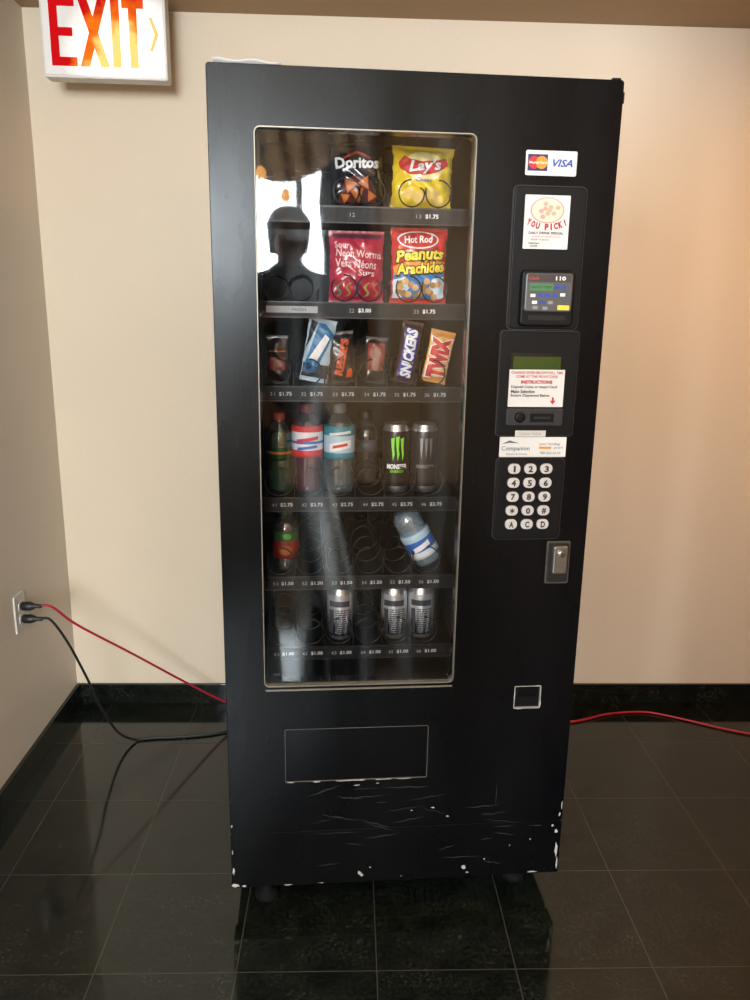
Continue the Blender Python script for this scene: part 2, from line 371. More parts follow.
for x, z, w, h in ((.01, .08, .024, .014), (.028, .077, .016, .008), (.005, .12, .006, .035), (.004, .17, .003, .02), (.30, .098, .016, .014), (.306, .092, .010, .010), (.325, .112, .007, .005), (.40, .084, .006, .004), (.55, .1, .018, .014), (.56, .085, .008, .006), (.60, .120, .004, .007), (.66, .155, .004, .006), (.71, .17, .006, .004), (.72, .078, .03, .005), (.776, .14, .010, .05), (.772, .19, .012, .014), (.762, .205, .010, .007), (.78, .10, .005, .06), (.64, .209, .08, .003), (.72, .207, .05, .003), (.25, .21, .2, .002), (.13, .075, .035, .003), (.21, .076, .02, .002)):
    blob(b, x, z, w, h, CHIP if w < .05 else SCUFF, P1)
for k in range(9): scratch(b, random.uniform(.1, .62), random.uniform(.10, .20), random.uniform(.03, .10), random.uniform(-.3, .3), SCUFF, .0012, P1)
b.done('kick_panel', vm, label='scuffed lower panel with chipped paint')
# window trim + glass
b = MB(); b.plate(rrect(gx0-.0006, gz0-.001, gx1+.0006, gz1+.0008, .012), [rrect(gx0+.0012, gz0+.002, gx1-.0012, gz1-.0014, .010)[::-1]], -.001, .012, RING)
b.plate(rrect(gx0+.002, gz0-.0105, gx1-.002, gz0-.0065, .0015), [], -.002, .002, RING)
b.done('window_trim', door, label='thin pale metal edging')
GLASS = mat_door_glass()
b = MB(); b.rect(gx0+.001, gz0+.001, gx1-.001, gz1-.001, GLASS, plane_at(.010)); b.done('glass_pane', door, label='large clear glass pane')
# delivery flap
b = MB(); FLAPM = M('flap gloss black', (.003, .0035, .0045), .22, spec=.28)
b.plate(rrect(.1295, .3505, .4515, .4805, .003), [], .0015, .02, FLAPM, .001)
b.done('delivery_flap', door, label='glossy black delivery flap')
b = MB(); LINE = M('worn edge line', (.14, .14, .135), .5)
b.plate(rrect(.1278, .3488, .4532, .4822, .004), [rrect(.1288, .3500, .4522, .4814, .003)[::-1]], -.0008, .01, LINE)
for x in (.14, .2, .25, .262, .275, .285, .30, .34, .36, .4): blob(b, x, .3485, random.uniform(.01, .05), random.uniform(.002, .005), CHIP, plane_at(-.0015))
b.done('flap_trim', door, label='worn pale edging around the flap')
# coin return
b = MB(); b.plate(rrect(.6475, .5175, .7095, .5735, .003), [rrect(.6492, .5192, .7078, .5722, .002)[::-1]], -.0012, .01, M('coin trim', (.36, .36, .33), .5))
for x, z, w, h in ((.66, .5175, .02, .003), (.70, .5735, .018, .003), (.6478, .55, .003, .03), (.7093, .53, .003, .02)): blob(b, x, z, w, h, CHIP, plane_at(-.0016))
b.plate(rrect(.649, .519, .708, .572, .002), [], .006, .03, DKPLAS); b.plate(rrect(.654, .545, .703, .568, .002), [], .003, .012, FLAPM, .001)
b.done('coin_return', door, label='small square coin return with a pale rim')
# card brand sticker
b = MB(); b.plate(rrect(.602, 1.656, .703, 1.701, .003), [], -.0012, .001, WHITE); F = plane_at(-.0018); F2 = plane_at(-.0024); F3 = plane_at(-.003)
b.rect(.606, 1.664, .645, 1.694, M('navy ink', (.015, .02, .10), .5), F)
b.ell(.6185, 1.679, .0115, .0115, RED, F2); b.ell(.633, 1.679, .0115, .0115, ORANGE, F3)
b.text('MasterCard', .6257, 1.679, .034, .0045, WHT, plane_at(-.0035), .02)
b.text('VISA', .675, 1.679, .040, .014, BLUE, F, .03, .3)
b.done('payment_sticker', door, label='white sticker with card payment logos')

# ---- bill / card panel
b = MB(); b.plate(rrect(.583, 1.366, .727, 1.636, .010), [], -.006, .002, DKPLAS, .0025)
LNE = M('panel edge highlight', (.025, .027, .029), .3)
b.plate(rrect(.581, 1.364, .729, 1.638, .011), [rrect(.5835, 1.3665, .7265, 1.6355, .010)[::-1]], -.002, .0, LNE)
pay = b.done('card_panel', vm, label='textured black panel for card payment')
b = MB(); b.plate(rrect(.604, 1.520, .694, 1.620, .002), [], -.0072, -.006, WHITE); F = plane_at(-.0078)
G1 = M('faded tan ink', (.50, .38, .26), .6); G2 = M('faded pink ink', (.60, .32, .27), .6)
b.ell(.649, 1.592, .034, .024, G2, F); b.ell(.649, 1.592, .031, .022, M('cream ink', (.66, .60, .48), .6), plane_at(-.0082))
for k in range(9):
    a = k*2.4; r = .004+.0022*k; b.ell(.649+r*math.cos(a), 1.592+r*.7*math.sin(a), .005, .0042, (G1, G2, G1)[k % 3], plane_at(-.0086-.0001*k), 10)
DRED = M('deep red ink', (.42, .01, .01), .5)
for i, ch in enumerate('YOU PICK!'):
    if ch == ' ': continue
    t = (i-4)/4; b.text(ch, .649+t*.036, 1.5610+.009*t*t, .0078 if ch not in 'I!' else .003, .0125, DRED, plane_at(-.0098), .05, rot=t*.4)
b.text('DAILY DRINK SPECIAL', .649, 1.5500, .07, .0048, INK, F, .03); b.text('www.youpick.com', .649, 1.543, .056, .0045, RED, F)
b.text('FRESH SNACKS', .638, 1.5375, .036, .0035, INK, F); b.text('Selection', .626, 1.531, .022, .004, INK, F, .02); b.text('#205', .626, 1.5255, .014, .0038, INK, F, .02)
b.done('poster_sticker', pay, label='white sticker with a round pizza picture')
# card reader
b = MB(); CR = M('reader grey metal', (.10, .105, .11), .38, .3)
b.plate(rrect(.602, 1.372, .710, 1.480, .010), [], -.024, -.006, DKPLAS, .004)
b.plate(rrect(.608, 1.400, .704, 1.474, .006), [], -.030, -.020, CR, .003)
F = plane_at(-.0306); F2 = plane_at(-.0312)
b.rect(.613, 1.457, .699, 1.471, M('reader top', (.05, .04, .04), .4), F); b.text('Cash', .624, 1.464, .02, .006, RED, F2, .02); b.text('110', .678, 1.464, .02, .008, WHT, F2, .03)
b.rect(.617, 1.440, .664, 1.454, M('reader screen green', (.06, .16, .07), .3, emit=(.1, .5, .15), es=.10), F)
b.text('SELECT ITEM', .640, 1.447, .04, .004, INK, F2)
for i, (x, z, c) in enumerate([(.672, 1.448, BLUE), (.684, 1.448, BLUE), (.624, 1.431, WHT), (.638, 1.432, BLUE), (.652, 1.432, BLUE), (.668, 1.432, BLUE), (.684, 1.433, WHT), (.628, 1.418, WHT), (.644, 1.418, BLUE), (.660, 1.418, GREYINK), (.630, 1.408, GREYINK), (.650, 1.407, GREYINK)]):
    b.rect(x-.005, z-.003, x+.005, z+.003, c, F)
b.rect(.675, 1.404, .699, 1.413, M('yellow key', (.8, .6, .05), .4), F)
b.plate(rrect(.618, 1.384, .694, 1.393, .003), [], -.026, -.02, M('card slot', (.004, .004, .004), .4), 0)
b.done('card_reader', pay, label='grey card reader with small green screen')
# ---- selection display panel
b = MB(); b.plate(rrect(.572, 1.149, .734, 1.361, .006), [], -.005, .002, DKPLAS, .002)
b.plate(rrect(.570, 1.147, .736, 1.363, .007), [rrect(.5725, 1.1495, .7335, 1.3605, .006)[::-1]], -.0015, .0, LNE)
dp = b.done('selection_panel', vm, label='black panel with display and coin slot')
b = MB(); b.plate(rrect(.594, 1.282, .703, 1.318, .002), [], -.0065, -.005, M('lcd bezel', (.01, .01, .01), .2))
b.rect(.599, 1.286, .698, 1.311, M('lcd green', (.03, .055, .008), .25, emit=(.12, .2, .03), es=.05), plane_at(-.007))
b.done('display_screen', dp, label='dark green LCD display')
b = MB(); b.plate(rrect(.592, 1.209, .708, 1.285, .001), [], -.008, -.0068, WHITE); F = plane_at(-.0086)
b.text('CHANGE GIVEN BELOW FULL TIME', .650, 1.279, .108, .0058, DRED, F, .02); b.text('COME AT THE FRONT DESK', .650, 1.271, .088, .0058, DRED, F, .02)
b.text('INSTRUCTIONS', .650, 1.260, .066, .0072, DRED, F, .05)
for i, (s_, w) in enumerate((('Deposit Coins or Insert Card', .096), ('Make Selection', .050), ('Ensure Dispensed Below', .082))):
    b.text(s_, .597+w/2, 1.2495-.0088*i, w, .0070, INK, F, .03)
b.poly([(.684, 1.229), (.688, 1.229), (.688, 1.222), (.692, 1.222), (.686, 1.214), (.680, 1.222), (.684, 1.222)], RED, F)
b.done('instruction_label', dp, label='white paper label with red and black instructions')
b = MB(); b.plate(rrect(.590, 1.170, .710, 1.206, .005), [], -.010, -.004, M('slot plate', (.020, .022, .025), .4), .002)
b.lathe([(.011, 0), (.011, .004), (.009, .006), (.006, .0062)], DKPLAS, (.618, -.010, 1.188), 20, 'y'); b.box(.640, .690, -.0115, -.010, 1.178, 1.196, DKPLAS); b.box(.648, .682, -.0125, -.0115, 1.185, 1.189, INK)
b.done('coin_slot', dp, label='dark grey coin slot plate')
# service label
b = MB(); b.plate(rrect(.580, 1.104, .722, 1.146, .001), [], -.0075, -.0055, WHITE); F = plane_at(-.0082)
TEAL = M('grey teal ink', (.06, .12, .14), .5)
b.text('Companion', .614, 1.121, .060, .012, TEAL, F, .01); b.poly([(.583, 1.131), (.600, 1.139), (.622, 1.133), (.600, 1.134)], TEAL, F); b.text('Snacks & Drinks', .617, 1.1105, .044, .0045, TEAL, F)
b.text('your Vending', .686, 1.131, .044, .0065, TEAL, F, .01); b.rect(.664, 1.121, .690, 1.126, ORANGE, F); b.text('people', .706, 1.1235, .02, .006, BLUE, F); b.text('780-555-0110', .688, 1.1125, .044, .005, INK, F)
b.rect(.611, 1.147, .676, 1.160, M('pale strip', (.55, .53, .50), .6), plane_at(-.0085)); b.text('Loose Value', .643, 1.1535, .045, .006, GREYINK, plane_at(-.009))
b.done('service_label', vm, label='white company label with teal lettering')
# keypad
b = MB(); b.plate(rrect(.577, .924, .722, 1.100, .010), [], -.006, .002, DKPLAS, .003)
b.plate(rrect(.575, .922, .724, 1.102, .011), [rrect(.5775, .9245, .7215, 1.0995, .010)[::-1]], -.002, .0, LNE)
kp = b.done('keypad', vm, label='black keypad panel')
keys = ['123', '456', '789', '*0#', 'ACD']
for r in range(5):
    for c in range(3):
        x = .6135+c*.0345; z = 1.079-r*.0302
        b = MB(); b.plate(rrect(-.0130, -.0108, .0130, .0108, .0098), [], -.006, .001, KEYM, .0015)
        k_ = keys[r][c]
        if k_ == '*':
            for q in range(3):
                a = pi/2+q*pi/3; ca, sa = math.cos(a), math.sin(a); l, w_ = .0055, .0010
                b.poly([(-l*ca-w_*sa, -l*sa+w_*ca), (-l*ca+w_*sa, -l*sa-w_*ca), (l*ca+w_*sa, l*sa-w_*ca), (l*ca-w_*sa, l*sa+w_*ca)], INK, plane_at(-.0068-.0001*q))
        else: b.text(k_, 0, 0, .0045 if k_ == '1' else .0095, .0135, INK, plane_at(-.0068), .04)
        b.done('key', kp, (x, -.006, z))
# lock handle
b = MB(); b.plate(rrect(.698, .820, .751, .917, .004), [], -.003, .002, M('lock bezel', (.10, .10, .09), .4, .6), .001)
b.plate(rrect(.702, .825, .747, .913, .003), [], -.006, -.001, M('lock pocket', (.03, .03, .03), .4, .6), .001)
b.plate(rrect(.710, .846, .742, .909, .005), [], -.016, -.004, SILVER, .003)
b.lathe([(.008, 0), (.008, .004), (.0065, .005)], SILVER, (.726, -.016, .893), 20, 'y'); b.box(.7248, .7272, -.0212, -.0205, .888, .898, INK)
b.done('lock_handle', vm, label='silver recessed lock handle')
# hinge notch on top right and feet
b = MB(); b.box(.765, .782, .01, .045, 1.829, 1.836, DKPLAS); b.box(.785, .789, .004, .03, 1.79, 1.81, DKPLAS); b.done('hinge', vm, bevel=.001)
RUB = M('black rubber foot', (.004, .004, .004), .8, spec=.2)
b = MB(); b.lathe([(.028, 0), (.029, .008), (.024, .016), (.012, .022), (.012, .075)], RUB, (0, 0, 0), 24)
f0 = b.done('leg', vm, (.078, .060, 0))
for p in ((.70, .085, 0), (.078, .78, 0), (.70, .78, 0)): copy_tree(f0, p)

# ---- shelves with spirals
def helix(r, pitch, turns, wire, hand):
    pts = []; n = 28
    for i in range(int(turns*n)+1):
        a = i/n; k = math.floor(a); fr_ = a-k
        s_ = 0 if fr_ < .75 else (fr_-.75)/.25
        y = pitch*(k+s_*s_*(3-2*s_)); th = pi/2*1+2*pi*fr_*hand
        pts.append((r*math.cos(th), y, r+r*math.sin(th)))
    b = MB(); b.tube(pts, wire, WIRE, 6); return b
hx = {}
def spiral(shelf, u, z, r, pitch, hand=1):
    k = (r, pitch, hand)
    if k not in hx:
        ob = helix(r, pitch, 3.0, .0017, hand).done('spiral', shelf, (u, .153, z)); hx[k] = ob
    else:
        ob = hx[k].copy(); COL.objects.link(ob); ob.parent = shelf; ob.location = (u, .153, z)
cols6 = [.118, .186, .255, .325, .392, .460]
rows = [  # z top of tray, spirals, price labels
 (1.607, [(.265, .027), (.320, .027), (.403, .027), (.460, .027), (.115, .027), (.170, .027)], [(.29, '12', ''), (.43, '13', '$1.75')]),
 (1.412, [(.262, .027), (.317, .027), (.402, .027), (.458, .027), (.115, .027), (.170, .027)], [(.29, '22', '$3.00'), (.43, '23', '$1.75')]),
 (1.232, [(u, .028) for u in cols6], [(u, '3%d' % (i+1), '$1.75') for i, u in enumerate(cols6)]),
 (.981, [(u, .032) for u in cols6], [(u, '4%d' % (i+1), '$2.75') for i, u in enumerate(cols6)]),
 (.792, [(u, .032) for u in cols6], [(u, '5%d' % (i+1), '$1.50') for i, u in enumerate(cols6)]),
 (.615, [(u, .032) for u in cols6], [(u, '6%d' % (i+1), '$1.00') for i, u in enumerate(cols6)]),
]
LABC = M('price card', (.004, .004, .005), .5, spec=.3)
for zt, sp, pr in rows:
    b = MB(); b.box(.056, .530, .152, .62, zt-.006, zt, TRAY); b.box(.056, .530, .146, .152, zt-.034, zt+.001, TRAY)
    b.box(.056, .530, .1445, .146, zt-.033, zt-.031, LIPM); b.box(.056, .530, .1445, .146, zt-.002, zt+.001, LIPM)
    for u in ([.21, .355] if len(pr) == 2 else [(cols6[i]+cols6[i+1])/2 for i in range(5)]): b.box(u-.001, u+.001, .155, .62, zt, zt+.03, TRAY)
    sh = b.done('shelf', vm)
    for u, r in sp: spiral(sh, u, zt+.0035, r, .09, 1 if int(u*1000) % 2 else -1)
    for u, n_, p in pr:
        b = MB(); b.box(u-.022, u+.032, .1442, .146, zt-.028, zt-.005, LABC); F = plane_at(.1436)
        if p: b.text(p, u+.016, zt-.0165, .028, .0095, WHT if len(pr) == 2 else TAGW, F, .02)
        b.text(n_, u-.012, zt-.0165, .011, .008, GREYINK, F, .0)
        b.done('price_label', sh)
    if abs(zt-1.412) < .01:
        b = MB(); b.box(.095, .205, .1435, .146, zt-.023, zt-.009, M('pale tag', (.30, .31, .32), .5)); b.text('FRESH', .165, zt-.016, .03, .006, INK, plane_at(.143)); b.done('shelf_tag', sh)
b = MB(); b.rect(.095, .515, .112, .522, GREYINK, plane_at(.199)); b.done('inner_label', vm)

# ------------------------------------------------------------------ products
def put(mb, name, u, d, z, parent=None, tilt=0, lean=0, yaw=0, **p):
    ob = mb.done(name, parent)
    if parent is None:
        ob.matrix_world = MW @ Matrix.Translation((u, d, z)) @ Matrix.Rotation(tilt, 4, 'Y') @ Matrix.Rotation(lean, 4, 'X') @ Matrix.Rotation(yaw, 4, 'Z')
    for k, v in p.items(): ob[k] = v
    return ob
def bagmesh(w, h, th, mat, seed=0, crimp=.007, nx=44, nz=52, amp=1.0):
    rnd = random.Random(seed); ph = [rnd.uniform(0, 6) for _ in range(8)]
    def thick(x, z):
        a = min(1, abs(2*x/w)); c = min(1, abs((2*z-h)/(h-2*crimp)))
        f = (1-a**2.6)**.8*max(0, 1-c**3)**.75
        edge = (abs(2*z/h-1))**2+.5*a*a
        wr = .0012*math.sin(90*x+ph[0])*math.sin(70*z+ph[1])+.0012*math.sin(160*x+120*z+ph[2])+.0008*math.sin(260*z+ph[3]+3*math.sin(60*x))
        fold = .0026*edge*(math.sin(240*x+ph[5]+2*math.sin(40*z+ph[6]))+.6*math.sin(140*x-90*z+ph[7]))
        return .0006+f**.6*(f**.4*th/2+amp*(wr+fold))
    def edgex(x, z):  # pinch outline slightly
        t = abs(2*z/h-1); return x*(1-.06*(1-t**4)+.014*math.sin(z*180+ph[4])+.008*math.sin(z*410+ph[5]))
    b = MB()
    for sgn in (-1, 1):
        vs = []; fs = []
        for j in range(nz+1):
            for i in range(nx+1):
                x = -w/2+w*i/nx; z = h*j/nz; vs.append((edgex(x, z), sgn*thick(x, z), z))
        for j in range(nz):
            for i in range(nx):
                a = j*(nx+1)+i; q = (a, a+1, a+nx+2, a+nx+1); fs.append(q if sgn < 0 else q[::-1])
        b.add(vs, fs, mat, True)
    def fn_at(eps): return lambda x, z: (edgex(x, z), -thick(x, z)-eps, z)
    return b, fn_at
FK = dict(category='snack bag', group='snack bags on the upper machine shelves')
# black tortilla chip bag
BK = M('black foil', (.010, .010, .014), .22, coat=.9, bump=.8, scale=70); ML = .006
b, fa = bagmesh(.118, .130, .056, BK, 1, amp=1.3); F = fa(.0012); F2 = fa(.002); F3 = fa(.0028)
OR2 = M('chip orange', (.50, .15, .035), .35); REDF = M('flame red', (.4, .03, .02), .35)
b.poly([(-.03, .102), (0, .115), (.03, .102), (.028, .098), (0, .109), (-.028, .098)], REDF, F, ML)
b.text('Doritos', 0, .090, .098, .023, WHT, F2, .035, maxlen=ML)
b.poly([(-.045, .012), (.045, .012), (.030, .055), (0, .068), (-.03, .055)], M('dark red glow', (.08, .014, .012), .35), F, ML)
for cx, cz, r, a in ((-.018, .045, .017, .2), (.016, .050, .016, 1.1), (.0, .028, .018, .7), (-.028, .022, .012, .4), (.03, .024, .013, 0)):
    b.poly([(cx+r*math.cos(a+2*pi*k/3), cz+r*math.sin(a+2*pi*k/3)) for k in range(3)], OR2, F2 if r < .0165 else F3, ML)
put(b, 'chip_bag', .292, .208, 1.609, tilt=-.03, label='black foil bag of tortilla chips', **FK)
# yellow potato chip bag
b, fa = bagmesh(.136, .130, .062, YEL, 2, amp=1.5); F = fa(.0012); F2 = fa(.002); F3 = fa(.0028); F4 = fa(.0034)
b.ell(0, .088, .046, .030, M('pale sun yellow', (.92, .78, .36), .3, coat=.5), F, maxlen=ML)
b.poly([(-.052, .080), (-.034, .070), (0, .069), (.030, .076), (.056, .092), (.050, .108), (.026, .100), (-.002, .097), (-.030, .100), (-.046, .108), (-.040, .096), (-.058, .094)], RED, F2, ML)
b.text("Lay's", .002, .0865, .074, .030, WHT, F4, .03, .25, rot=.10, maxlen=ML)
b.text('Classic', .0, .060, .036, .008, BLUE, F2, .02, maxlen=ML)
CHP = M('potato chip', (.86, .60, .18), .4)
for cx, cz, r in ((-.03, .032, .015), (-.005, .026, .017), (.022, .034, .016), (.036, .022, .012)): b.ell(cx, cz, r, r*.75, CHP, F2, 18, ML)
put(b, 'chip_bag', .430, .212, 1.609, tilt=.03, label='bright yellow bag of potato chips with a red banner', **FK)
# gummy worm bag
PK = M('pink red foil', (.40, .03, .06), .25, coat=.7, bump=.7, scale=70)
b, fa = bagmesh(.124, .150, .046, PK, 3, amp=1.2); F = fa(.0012); F2 = fa(.002)
b.rect(-.055, .134, .055, .144, M('bag header dark', (.10, .03, .05), .4), F, ML)
LP = M('pale pink print', (.70, .52, .50), .5)
b.text('Sour', -.034, .120, .034, .014, LP, F2, .02, rot=-.05, maxlen=ML); b.text('Neon Worms', .004, .102, .104, .016, LP, F2, .02, rot=-.05, maxlen=ML)
b.text('Vers Néons', -.002, .081, .096, .018, LP, F2, .02, rot=-.05, maxlen=ML); b.text('Surs', .022, .062, .038, .014, LP, F2, .02, rot=-.05, maxlen=ML)
for k, c in enumerate(((.15, .4, .2), (.7, .4, .1), (.2, .30, .5), (.5, .5, .15), (.65, .2, .1))):
    m_ = M('gummy %d' % k, [q*.6 for q in c], .3); cx = -.044+k*.021
    pts = [(cx+.006*math.sin(t*7)+.008*t, .012+.030*t) for t in [i/8 for i in range(9)]]
    b.poly([(p[0]-.003, p[1]) for p in pts]+[(p[0]+.003, p[1]) for p in pts[::-1]], m_, F2, ML)
put(b, 'candy_bag', .291, .205, 1.4135, label='pink-red bag of sour gummy worms', **FK)
# peanut bag
PB = M('bag red', (.58, .022, .02), .25, coat=.7, bump=.7, scale=70)
b, fa = bagmesh(.128, .160, .050, PB, 4, amp=1.2); F = fa(.0012); F2 = fa(.002); F3 = fa(.0028); F4 = fa(.0034)
b.rect(-.060, .010, .060, .066, M('bag blue', (.03, .20, .52), .35), F, ML)
b.poly([(-.060, .060), (.060, .066), (.060, .088), (.03, .094), (-.03, .088), (-.060, .078)], M('bag orange', (.80, .26, .03), .35), F, ML)
BWP = M('bag pale blue white', (.62, .72, .80), .4)
b.poly([(-.060, .010), (-.040, .010), (-.020, .036), (-.034, .056), (-.060, .050)], BWP, fa(.0016), ML); b.poly([(.060, .012), (.044, .010), (.020, .026), (.030, .052), (.060, .058)], BWP, fa(.0016), ML)
b.ell(-.004, .134, .048, .019, WHT, F, maxlen=ML); b.ell(-.004, .134, .044, .016, RED, F2, maxlen=ML)
b.text('Hot Rod', -.004, .135, .066, .016, WHT, F3, .03, .15, rot=.04, maxlen=ML)
YT = M('yellow print', (.95, .72, .06), .4)
b.text('Peanuts', 0, .104, .118, .034, INK, F2, .10, .15, rot=.07, maxlen=ML, arc=.5); b.text('Peanuts', 0, .1045, .112, .027, YT, F4, .035, .15, rot=.07, maxlen=ML, arc=.5)
b.text('Arachides', .002, .074, .118, .030, INK, F2, .10, .15, rot=.07, maxlen=ML, arc=-.2); b.text('Arachides', .002, .0745, .112, .023, YT, F4, .035, .15, rot=.07, maxlen=ML, arc=-.2)
PN = M('peanut tan', (.66, .40, .16), .5); PN2 = M('peanut brown', (.42, .22, .08), .5)
for cx, cz, a in ((-.038, .044, .4), (-.014, .036, -.5), (.014, .042, .9), (.038, .040, .2), (-.03, .020, -.2), (.0, .018, .6), (.032, .018, -.8), (-.046, .030, 1.2), (.016, .026, .1)):
    for q in (-1, 1): b.ell(cx+q*.006*math.cos(a), cz+q*.006*math.sin(a), .0078, .0068, PN if q > 0 else PN2, F3 if q > 0 else F2, 14, ML)
put(b, 'peanut_bag', .429, .207, 1.4135, label='red, yellow and blue bag of peanuts', **FK)

# bars row 3
def bar(u, w, h, th, base, tilt, label, draw, seed, cat='chocolate bar', name='chocolate_bar'):
    b, fa = bagmesh(w, h, th, base, seed, .007, 18, 40, 1.0); draw(b, fa(.0014), fa(.0024)); put(b, name, u, .198, 1.2335+abs(math.sin(tilt))*w*.45, tilt=tilt, label=label, category=cat, group='wrapped bars on the third machine shelf')
BR = M('brown wrapper', (.040, .016, .030), .3, coat=.5, bump=.3, scale=80)
DRK = M('dark wrapper', (.014, .009, .009), .3, coat=.5, bump=.3, scale=80)
GOLD = M('gold wrapper', (.58, .24, .05), .3, coat=.6, bump=.3, scale=80)
BWH = M('white blue wrapper', (.42, .54, .62), .35, coat=.4, bump=.4, scale=80)
RT = pi/2
DIMR = M('dull red print', (.22, .03, .025), .4)
def b_o(G, e): return lambda x, z: (G(x, z)[0], G(x, z)[1]-e, G(x, z)[2])
def d1n(b, F, G):
    b.rect(-.019, .030, .019, .058, DIMR, F, ML); b.rect(-.019, .070, .019, .073, M('dull orange', (.4, .15, .03), .4), F, ML); b.ell(0, .044, .010, .009, M('dull peach', (.30, .13, .08), .4), G, 18, ML)
bar(.116, .050, .106, .020, DRK, .0, 'brown wrapped candy bar with a red band', d1n, 11)
def d2(b, F, G):
    b.poly([(-.030, .02), (.0, .02), (.030, .11), (.008, .13), (-.008, .13)], M('sky blue print', (.02, .14, .32), .4), F, ML)
    b.poly([(-.02, .05), (.0, .045), (.022, .10), (.010, .108)], WHT, G, ML)
    b.rect(-.030, .010, .030, .040, INK, F, ML); b.poly([(-.03, .07), (-.01, .13), (-.026, .135)], INK, G, ML)
bar(.195, .064, .140, .026, BWH, .17, 'blue and white wrapped snack bar', d2, 12, 'snack bar', 'snack_bar')
def d3(b, F, G):
    CU = M('cup red orange', (.55, .07, .015), .4)
    b.text("REESE'S", -.001, .058, .082, .020, CU, G, .05, rot=RT-.3, maxlen=ML)
    b.poly([(.004, .012), (.020, .012), (.022, .034), (.010, .030)], CU, F, ML)
bar(.266, .060, .114, .024, DRK, -.10, 'black wrapped chocolate cups with orange-red lettering', d3, 13)
def d4(b, F, G):
    b.rect(-.020, .03, .020, .09, DIMR, F, ML); b.poly([(-.01, .03), (.006, .03), (.010, .08), (-.004, .086)], M('dull cream', (.26, .14, .09), .5), G, ML)
bar(.333, .050, .104, .022, DRK, .06, 'dark red wrapped chocolate bar', d4, 14)
def d5(b, F, G):
    b.poly([(-.018, .018), (.014, .012), (.018, .114), (-.014, .124)], M('blue purple band', (.045, .03, .26), .4), F, ML)
    b.text('SNICKERS', 0, .068, .112, .031, BLUE, b_o(F, .0005), .11, .2, rot=RT, maxlen=ML)
    b.text('SNICKERS', 0, .068, .110, .027, WHT, b_o(G, .0004), .05, .2, rot=RT, maxlen=ML)
bar(.400, .048, .138, .022, BR, .15, 'brown and blue-purple wrapped chocolate bar with white lettering', d5, 15)
def d6(b, F, G):
    b.poly([(-.027, .022), (.0, .012), (.027, .022), (.027, .096), (0, .106), (-.027, .096)], M('gold cream band', (.74, .44, .14), .35), F, ML)
    b.text('TWIX', 0, .057, .096, .052, WHT, b_o(F, .0004), .10, rot=RT, maxlen=ML)
    b.text('TWIX', 0, .057, .090, .045, RED, b_o(G, .0006), .08, rot=RT, maxlen=ML)
bar(.468, .058, .118, .022, GOLD, .19, 'gold wrapped chocolate bar with red lettering', d6, 16)

# bottles
PET = mat_clear('clear plastic', (.82, .86, .88), .10, .05, .03)
def bottle(u, z, h, r, liquid, capm, segs, label, tilt=0, d=.202, extra=None, body=None, lean=0, category='drink bottle', fill=.78):
    """segs: list of (z0,z1,mat) label bands as fractions of h"""
    prof = [(r*.55, 0), (r*.92, .004), (r, .012), (r*.97, .10*h+.01), (r, .22*h), (r, .68*h), (r*.95, .73*h), (r*.72, .81*h), (r*.42, .88*h), (r*.36, .90*h), (r*.36, .955*h)]
    root = empty('drink_bottle', (0, 0, 0), label=label, category=category, group='drink bottles in the machine')
    root.matrix_world = MW @ Matrix.Translation((u, d, z)) @ Matrix.Rotation(tilt, 4, 'Y')
    b = MB(); b.lathe(prof, body or PET, n=28)
    b.done('bottle_body', root)
    if liquid: b = MB(); b.lathe([(a*.9, min(c, h*fill)+.001) for a, c in prof[:8]], liquid, n=24); b.done('liquid', root)
    b = MB(); b.lathe([(r*.44, h*.905), (r*.46, h*.91), (r*.46, h*.985), (r*.40, h)], capm, n=24, smooth=False); b.done('cap', root)
    b = MB()
    P_ = []; ms = []
    for a, c, m_ in segs: P_ += [(r+.0006, a*h), (r+.0009, (a+c)/2*h), (r+.0006, c*h-.0002)]; ms += [m_, m_, m_]
    b.lathe(P_, ms[:-1], n=28)
    if extra: extra(b, r+.0014, h)
    b.done('label', root)
    return root
def cyl(r, e=0): return lambda s_, t_: ((r+e)*math.sin(s_/r), -(r+e)*math.cos(s_/r), t_)
DKG = M('green soda', (.008, .05, .015), .1, coat=.5); COLA = M('dark red drink', (.10, .007, .014), .1, coat=.5)
WTR = mat_clear('water', (.72, .82, .84), .06, .02, .07); WTR2 = mat_clear('bright water', (.78, .90, .95), .10, .02, .22); DKD = M('dark cola', (.012, .005, .004), .1, coat=.5)
DCAP = M('dark red cap', (.08, .006, .006), .5); GCAP = M('dim grey cap', (.08, .085, .09), .5)
TE = M('teal label', (.03, .20, .26), .4); LB = M('blue label', (.03, .12, .42), .4); WL = M('white label', (.64, .67, .70), .4); BW = M('blue white label', (.40, .54, .64), .4)
DOR = M('dull orange label', (.35, .10, .02), .4)
bottle(.118, .9825, .186, .029, DKG, M('orange cap', (.20, .03, .012), .4), [(.42, .50, DKG), (.50, .53, DOR), (.53, .58, DKG)], 'small green bottle with a thin orange stripe')
def e2(b, r, h):
    f = cyl(r, .0006); b.poly([(-.026, .58*h), (.026, .62*h), (.026, .66*h), (-.026, .62*h)], RED, f, .006); b.poly([(-.024, .50*h), (.024, .53*h), (.022, .56*h), (-.024, .53*h)], LB, f, .006)
bottle(.182, .9825, .206, .0355, COLA, DCAP, [(.42, .50, RED), (.50, .57, WL), (.57, .60, LB), (.60, .70, WL), (.70, .76, RED)], 'bottle of red drink with a red, white and blue label', extra=e2)
def e3(b, r, h):
    f = cyl(r, .0006); b.poly([(-.026, .48*h), (.026, .53*h), (.026, .62*h), (-.026, .57*h)], WHT, f, .006); b.poly([(-.018, .52*h), (.018, .555*h), (.016, .585*h), (-.016, .555*h)], RED, cyl(r, .001), .006); b.poly([(-.026, .66*h), (.026, .69*h), (.026, .72*h), (-.026, .69*h)], WL, f, .006)
